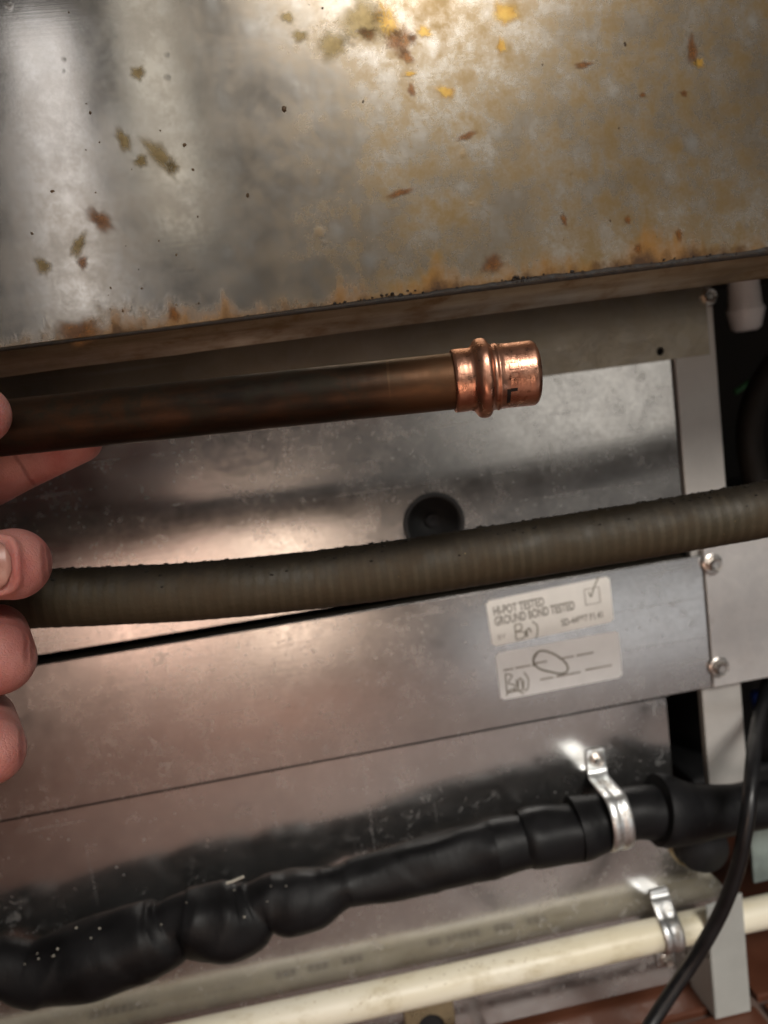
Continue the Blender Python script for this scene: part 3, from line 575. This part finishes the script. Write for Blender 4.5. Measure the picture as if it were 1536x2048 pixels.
bm = bmesh.new(); P = [at(px, py, -0.034) for px, py in ((452, 1766), (464, 1763), (478, 1757), (488, 1753))]
sweep(bm, catmull(P, 4), 0.0006, 8); tw = new('straw_scrap', bm, 'lint'); tw['label'] = 'tiny pale scrap of straw caught on the black foam'; tw['category'] = 'debris'

# ------------------------------------------------------------------ cream plastic pipe
PY = -0.0155
pa, pb = at(936, 1955, PY), at(1502, 1829, PY); pd = (pb - pa).normalized(); pr = 0.0084
pipe = thing('plastic_pipe', 'cream plastic pipe running low across the panel behind the grey leg', 'pipe', tuple(pa - pd * 0.45))
bm = bmesh.new(); L = 0.78; pts = [pa - pd * 0.45 + pd * (L * i / 40) - pipe.location + Vector((0, 0, 0.0004 * math.sin(i * 0.5))) for i in range(41)]
sweep(bm, pts, pr, 40); new('pipe_tube', bm, 'pvc', pipe)
bm = bmesh.new()                         # worn print on the side that faces the panel
for px0, px1 in ((255, 390), (420, 520), (590, 640), (650, 705), (715, 760), (880, 905), (915, 990), (1010, 1060), (1075, 1130)):
    n = max(2, int((px1 - px0) / 14)); ua = (px0 / 566 - 1.65) * 0.165
    for i in range(n):
        u = 0.45 + ua + i * 0.0040; 
        for row in (0, 1):
            a0 = R(128 + row * 12) ; vs = []
            for du, da in ((0, 0), (0.0029, 0), (0.0029, R(9)), (0, R(9))):
                an = a0 + da; vs.append(bm.verts.new(pd * (u + du) + Vector((0, -math.cos(an) * (pr + 0.0002), math.sin(an) * (pr + 0.0002)))))
            bm.faces.new(vs)
new('worn_print', bm, 'ink', pipe, kind='stuff')
bm = bmesh.new()
for k in range(120):
    u = random.uniform(0.1, 0.7); an = R(random.gauss(62, 16)); lump(bm, pd * u + Vector((0, -math.cos(an) * pr, math.sin(an) * pr)), 0.0006, 0.0002, 0.0003, 0.4)
new('grime_specks', bm, 'hem', pipe, kind='stuff')

# ------------------------------------------------------------------ pipe clamps
def strap(name, label, x, z, r, yc, width, m, head, tail, screws, top, group='metal pipe clamps'):
    t = thing(name, label, 'clamp', (x, 0, z), group); skew = 0.0
    path = list(head)                    # (y, z) profile from the upper tab over the pipe to the lower tab
    for i in range(17):
        a = R(top - (top + 85) * i / 16); path.append((yc - r * math.cos(a), r * math.sin(a)))
    path += tail
    bm = bmesh.new(); rows = []; n = len(path); us = [-0.5, -0.42, -0.30, -0.16, -0.05, 0.05, 0.16, 0.30, 0.42, 0.5]; hs = [0, 0.6, 1.0, 0.6, 0, 0, 0.6, 1.0, 0.6, 0]
    for i, (y, zz) in enumerate(path):
        ty = path[min(i + 1, n - 1)][0] - path[max(i - 1, 0)][0]; tz = path[min(i + 1, n - 1)][1] - path[max(i - 1, 0)][1]; l = math.hypot(ty, tz); ny, nz = tz / l, -ty / l
        ridge = 0.0008 * max(0, min(1, (i - 2) / 2)) * max(0, min(1, (n - 3 - i) / 2)); row = []
        if ny > 0 and i in (0,): pass
        for u, h in zip(us, hs): row.append(bm.verts.new((u * width + 0.0045 * max(0.0, 1 + y / 0.02), y + (ny * ridge * h), zz + nz * ridge * h)))
        rows.append(row)
    for a, b in zip(rows, rows[1:]):
        for k in range(len(us) - 1): f = bm.faces.new((a[k], a[k + 1], b[k + 1], b[k])); f.smooth = True
    o = new('strap', bm, m, t); md = o.modifiers.new('thickness', 'SOLIDIFY'); md.thickness = 0.0009; md.offset = 0; md = o.modifiers.new('smooth', 'SUBSURF'); md.levels = md.render_levels = 1
    for zz in screws: s = screw(None, 0.0041, -0.0018, zz, 0.0030); s.parent = t
    return t
cy = foam_y(1236); p = at(1220, 1628, cy)
strap('pipe_clamp', 'bright two-ridged metal strap clamp holding the black foam pipe', p.x, p.z, 0.0166, cy, 0.0112, 'zinc', [(-0.0012, 0.0245), (-0.0012, 0.0180), (-0.0012, 0.0120), (-0.0040, 0.0095), (-0.0090, 0.0105)], [(-0.0040, -0.0160), (-0.0012, -0.0180), (-0.0012, -0.0265)], (0.0185,), 60)
p = at(1334, 1864, PY)
strap('pipe_clamp', 'small zinc strap clamp over the cream plastic pipe', p.x, p.z, pr + 0.0010, PY, 0.0112, 'zinc', [(-0.0012, 0.0150), (-0.0012, 0.0120), (-0.0030, 0.0098)], [(-0.0040, -0.0125), (-0.0014, -0.0150), (-0.0012, -0.0200), (-0.0012, -0.0330)], (-0.0275,), 85)

# ------------------------------------------------------------------ black cable
cable = [(1560, 1270, 0.03), (1540, 1350, 0.012), (1520, 1430, -0.012), (1507, 1510, -0.040), (1500, 1590, -0.056), (1490, 1665, -0.060), (1472, 1745, -0.058), (1440, 1828, -0.054), (1394, 1910, -0.050), (1343, 1985, -0.050), (1292, 2065, -0.054), (1215, 2200, -0.070), (1100, 2300, -0.11)]
pts = catmull([at(*q) for q in cable], 8); bm = bmesh.new(); sweep(bm, pts, 0.0035, 24); cb = new('power_cable', bm, 'rubber')
cb['label'] = 'smooth black round cable hanging in a curve in front of the grey leg'; cb['category'] = 'cable'

# ------------------------------------------------------------------ things in the dark gap beside the cabinet
p = at(1491, 628, 0.060); wf = thing('plastic_fitting', 'blurred white plastic fitting hanging in the dark gap under the appliance', 'fitting', tuple(p))
bm = bmesh.new(); lathe(bm, [(-0.0100, 0.0), (-0.0100, 0.0060), (-0.0082, 0.0084), (-0.002, 0.0099), (0.001, 0.0106), (0.003, 0.0106), (0.0055, 0.0094), (0.022, 0.0086), (0.040, 0.0086)], 32, 'Z'); new('body', bm, 'white', wf, smooth=True)
bm = bmesh.new(); lathe(bm, [(0.0012, 0.0107), (0.002, 0.0110), (0.0028, 0.0107)], 32, 'Z', caps=False); new('collar', bm, 'white', wf, smooth=True)
bm = bmesh.new(); sweep(bm, catmull([at(px, py, 0.09) for px, py in ((1470, 785), (1500, 764), (1530, 742), (1580, 705), (1650, 690))], 6), 0.0018, 10); o = new('earth_wire', bm, 'green'); o['label'] = 'thin green wire crossing the dark gap beside the cabinet'; o['category'] = 'wire'
o = thing('compressor_housing', 'black rounded housing in the dark gap beside the steel post', 'housing', (0.36, 0.20, 0.0))
bm = bmesh.new(); lathe(bm, [(0.05, 0.0), (0.05, 0.085), (0.07, 0.095), (0.20, 0.095), (0.235, 0.08), (0.25, 0.04), (0.252, 0.0)], 40, 'Z'); new('shell', bm, 'black', o, smooth=True)  # shell is black to stand in for the shade of the gap
bm = bmesh.new(); box(bm, -0.10, 0.10, -0.08, 0.08, 0.0, 0.052, 0.004); new('base', bm, 'black', o)
p = at(1518, 1400, 0.06); bm = bmesh.new(); lathe(bm, [(-0.008, 0.0), (-0.008, 0.004), (0.004, 0.0052), (0.006, 0.004), (0.006, 0.0)], 20, 'Z', org=tuple(p)); o = new('wire_connector', bm, 'blue', smooth=True); o['label'] = 'tiny dark blue connector in the gap beside the post'; o['category'] = 'connector'
p0, p1 = at(1500, 1705, 0.01), at(1640, 1800, 0.01); bm = bmesh.new(); box(bm, p0.x, p0.x + 0.09, 0.008, 0.0105, Z(-0.300), Z(-0.262), 0.0006); o = new('backing_sheet', bm, 'teal'); o['label'] = 'small pale teal metal sheet behind the hanging black cable'; o['category'] = 'sheet'

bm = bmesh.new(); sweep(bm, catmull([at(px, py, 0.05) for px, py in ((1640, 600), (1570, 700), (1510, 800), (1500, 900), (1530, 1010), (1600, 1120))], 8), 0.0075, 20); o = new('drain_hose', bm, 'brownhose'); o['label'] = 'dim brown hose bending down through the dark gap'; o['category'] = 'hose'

# ------------------------------------------------------------------ flexible conduit
hose_px = [(-700, 1205, .262), (-420, 1212, .266), (-160, 1206, .268), (0, 1200, .270), (160, 1194, .271), (384, 1183, .272), (580, 1165, .273), (768, 1142, .275), (960, 1113, .277), (1150, 1083, .279), (1340, 1052, .281), (1536, 1018, .284), (1800, 970, .287), (2100, 905, .29)]
pts = catmull([atd(*q) for q in hose_px], 40); Ls = [0]
for a, b in zip(pts, pts[1:]): Ls.append(Ls[-1] + (a - b).length)
hose = thing('flexible_conduit', 'grimy ribbed flexible conduit crossing in front of the steel panels', 'conduit', tuple(pts[len(pts) // 2]))
bm = bmesh.new(); sweep(bm, [p - hose.location for p in pts], [0.01035 + 0.00006 * math.sin(2 * math.pi * l / 0.0042) for l in Ls], 40, True, lambda i, a: 1 + 0.012 * mnoise.noise(Vector((i * 0.11, math.cos(a) * 2, math.sin(a) * 2))))
new('ribbed_sheath', bm, 'hose', hose)
bm = bmesh.new()
for k in range(420):
    i = random.randrange(60, len(pts) - 60); t = (pts[i + 1] - pts[i - 1]).normalized(); s = t.cross(Vector((0, 0, 1))).normalized(); u = s.cross(t)
    a = R(random.gauss(92, 26)); c = pts[i] - hose.location + (s * math.cos(a) + u * math.sin(a)) * 0.0104; z_ = random.uniform(0.0002, 0.0007) * (2.0 if random.random() < 0.04 else 1)
    lump(bm, c, z_ * 1.3, z_, z_ * 0.6, 0.45)
new('dust_fuzz', bm, 'fuzz', hose, kind='stuff')

# ------------------------------------------------------------------ copper pipe with pressed cap
PD = 0.2165; c0, c1 = atd(0, 857, PD), atd(912, 762, PD); ax = (c1 - c0).normalized()
cp = thing('copper_pipe', 'tarnished brown copper pipe with a bright pressed-on copper end cap, held by the hand', 'pipe', tuple(c1))
cp.rotation_mode = 'QUATERNION'; cp.rotation_quaternion = Matrix((ax, (Vector((0, 0, 1)).cross(ax)).normalized(), ax.cross((Vector((0, 0, 1)).cross(ax)).normalized()))).transposed().to_quaternion()
mm = PD / F                              # metres per pixel at the pipe
tr = 56.0 * mm
bm = bmesh.new(); n = 90; xs = [-0.30 + 0.306 * i / n for i in range(n + 1)]; lathe(bm, [(x, tr) for x in xs], 56); new('copper_tube', bm, 'patina', cp)
prof = [(-6, 57.5), (-7, 60), (-6, 62), (0, 63), (14, 63), (24, 62.5), (31, 63.0), (35, 67), (39, 73.5), (44, 77), (50, 78), (57, 78), (62, 76.5), (66, 71), (69, 66.5), (73, 64.8), (77, 64.8), (79, 66.6), (82, 66.8), (84, 64.8), (100, 64), (125, 64), (143, 64.3), (151, 64.5), (155, 63.3), (159, 60), (162, 54), (163.5, 46), (163, 30), (162.5, 0)]
def hexed(a, t):
    x = a / mm; k = max(0, 1 - abs(x - 53) / 26); f = max(0, 1 - abs(x - 12) / 20)
    return 1 - 0.045 * k * (0.5 + 0.5 * math.cos(6 * t + 0.5)) + 0.02 * k - 0.018 * f * (0.5 + 0.5 * math.cos(6 * t + 0.5))
bm = bmesh.new(); lathe(bm, [(a * mm, r * mm) for a, r in prof], 96, 'X', hexed); cap = new('press_cap', bm, 'copper', cp, label='bright copper press cap with a crimped bead')
facing = math.atan2((cp.rotation_quaternion.inverted() @ (CAM - c1)).z, (cp.rotation_quaternion.inverted() @ (CAM - c1)).y)   # angle of the side that faces the viewer
def patch(bm, x0, x1, a0, a1, rad, k=5, th=0.00010):
    for i in range(k):
        t0, t1 = facing + a0 + (a1 - a0) * i / k, facing + a0 + (a1 - a0) * (i + 1) / k; r = rad * mm + th
        bm.faces.new([bm.verts.new((x * mm, r * math.cos(t), r * math.sin(t))) for x, t in ((x0, t0), (x1, t0), (x1, t1), (x0, t1))])
S = 1 if (cp.rotation_quaternion @ Vector((0, math.cos(facing + 0.1), math.sin(facing + 0.1)))).z > (cp.rotation_quaternion @ Vector((0, math.cos(facing), math.sin(facing)))).z else -1
bm = bmesh.new(); patch(bm, 91, 98, S * -0.95, S * -0.42, 64.2); patch(bm, 98, 111, S * -0.50, S * -0.40, 64.2); new('marker_stroke', bm, 'inkblack', cap)
bm = bmesh.new()
for x0, a0 in ((98, 0.18), (98, -0.12)):   # two stamped frames
    for q in ((x0, x0 + 19, a0, a0 + 0.035), (x0, x0 + 19, a0 + 0.20, a0 + 0.235), (x0, x0 + 2.2, a0, a0 + 0.235), (x0 + 17, x0 + 19, a0, a0 + 0.235)): patch(bm, q[0], q[1], S * q[2], S * q[3], 64.2, 3, 0.00030)
patch(bm, 102, 110, S * .50, S * .53, 64.2, 3, 0.00016); patch(bm, 104, 106, S * .50, S * .60, 64.2, 3, 0.00016); patch(bm, 89, 91, S * .05, S * .30, 64.2, 3, 0.00016)
for a0 in (0.18, 0.02, -0.14): patch(bm, 4, 14, S * a0, S * (a0 + .02), 63.0, 2, 0.00014); patch(bm, 4, 6, S * a0, S * (a0 + .1), 63.0, 2, 0.00014); patch(bm, 12, 14, S * a0, S * (a0 + .1), 63.0, 2, 0.00014)
new('stamped_mark', bm, 'copper', cap)

# ------------------------------------------------------------------ the hand
def tube_pts(bm, chain, r, seg=20):      # tapered, round-ended limb
    P, q = [], []
    for i in range(len(chain) - 1):
        for j in range(6): t = j / 6; P.append(chain[i].lerp(chain[i + 1], t)); q.append(r[i] * (1 - t) + r[i + 1] * t)
    P.append(chain[-1]); q.append(r[-1])
    sweep(bm, P, q, seg)
    for c, rr in ((chain[k], r[k]) for k in range(len(chain))):
        bmesh.ops.create_uvsphere(bm, u_segments=20, v_segments=14, radius=rr, matrix=Matrix.Translation(c))
A = lambda *l: [atd(*q) for q in l]
bm = bmesh.new()
thumb = A((-640, 1190, .232), (-420, 1000, .214), (-215, 868, .2005), (-42, 829, .1985)); tube_pts(bm, thumb, [.0150, .0125, .0098, .0079])
index = A((-390, 1100, .252), (-125, 1012, .244), (38, 930, .2350), (158, 880, .2330)); tube_pts(bm, index, [.0115, .0092, .0081, .0070])
middle = A((-330, 1185, .256), (8, 1128, .240), (28, 1128, .2135), (-125, 1138, .2065)); tube_pts(bm, middle, [.0118, .0096, .0100, .0085])
ring = A((-325, 1300, .250), (-8, 1270, .233), (-2, 1318, .2065), (-150, 1345, .2005)); tube_pts(bm, ring, [.0115, .0094, .0096, .0082])
pinky = A((-335, 1420, .242), (-30, 1440, .222), (-18, 1502, .1965), (-150, 1530, .192)); tube_pts(bm, pinky, [.0108, .0084, .0086, .0074])
wrist = atd(-1080, 1290, .250)
for c, r in ((index[0], .0125), (middle[0], .0128), (ring[0], .0125), (pinky[0], .0120)): tube_pts(bm, [wrist, c], [.0215, r])
tube_pts(bm, [wrist, thumb[0]], [.020, .0160]); tube_pts(bm, [thumb[0], index[0]], [.012, .011])
tube_pts(bm, [wrist + Vector((-0.17, -0.01, -0.03)), wrist], [.034, .0235])
d_ = (atd(-112, 1138, .2072) - atd(50, 1126, .2140)).normalized(); m_ = (atd(-112, 1138, .2072) + atd(50, 1126, .2140)) / 2; v_ = CAM - m_; v_ = (v_ - d_ * v_.dot(d_)).normalized(); s_ = d_.cross(v_)
for k in range(41):                      # fold of skin round the nail root
    t = -1.0 + 2.0 * k / 40; an = math.sin(t * math.pi / 2) * 0.92; uu = -0.0088 + 0.0105 * (abs(t) ** 3.5)
    bmesh.ops.create_icosphere(bm, subdivisions=2, radius=0.0013, matrix=Matrix.Translation(m_ + d_ * uu + v_ * (math.cos(an) * .0097) + s_ * (math.sin(an) * .0097)))
hand = new('person', bm, 'skin', smooth=True)
hand['label'] = 'bare hand pinching the copper pipe with thumb and index, other fingers curled'; hand['category'] = 'hand'
md = hand.modifiers.new('skin', 'REMESH'); md.mode = 'VOXEL'; md.voxel_size = 0.0007; md.use_smooth_shade = True
md = hand.modifiers.new('soft', 'SMOOTH'); md.factor = 0.5; md.iterations = 7
def nail(pa, pb, r, length, wid, name='finger_nail'):   # on the viewer's side of a finger end
    d = (pb - pa).normalized(); mid = pa.lerp(pb, 0.5); v = (CAM - mid); v = (v - d * v.dot(d)).normalized(); s = d.cross(v); bm = bmesh.new(); rows = []
    for i in range(11):
        u = -0.5 + i / 10; k = math.sqrt(max(0.0, 1 - (max(0, -u - 0.05) / 0.46) ** 2)) if u < -0.05 else 1.0; row = []
        for j in range(11):
            a = (-0.5 + j / 10) * wid * max(k, 0.05); row.append(bm.verts.new(mid + d * (u * length) + v * (math.cos(a) * r * 1.0) + s * (math.sin(a) * r)))
        rows.append(row)
    for a, b in zip(rows, rows[1:]):
        for k in range(10): bm.faces.new((a[k], a[k + 1], b[k + 1], b[k]))
    o = new(name, bm, 'nail', hand, smooth=True); md = o.modifiers.new('t', 'SOLIDIFY'); md.thickness = 0.0006; md.offset = 0
nail(atd(50, 1126, .2140), atd(-112, 1138, .2072), .0101, .0150, 1.62)
nail(atd(-60, 1328, .2040), atd(-155, 1345, .2005), .0088, .0125, 1.6)
nail(atd(-70, 1512, .1950), atd(-155, 1530, .192), .0080, .0110, 1.6)
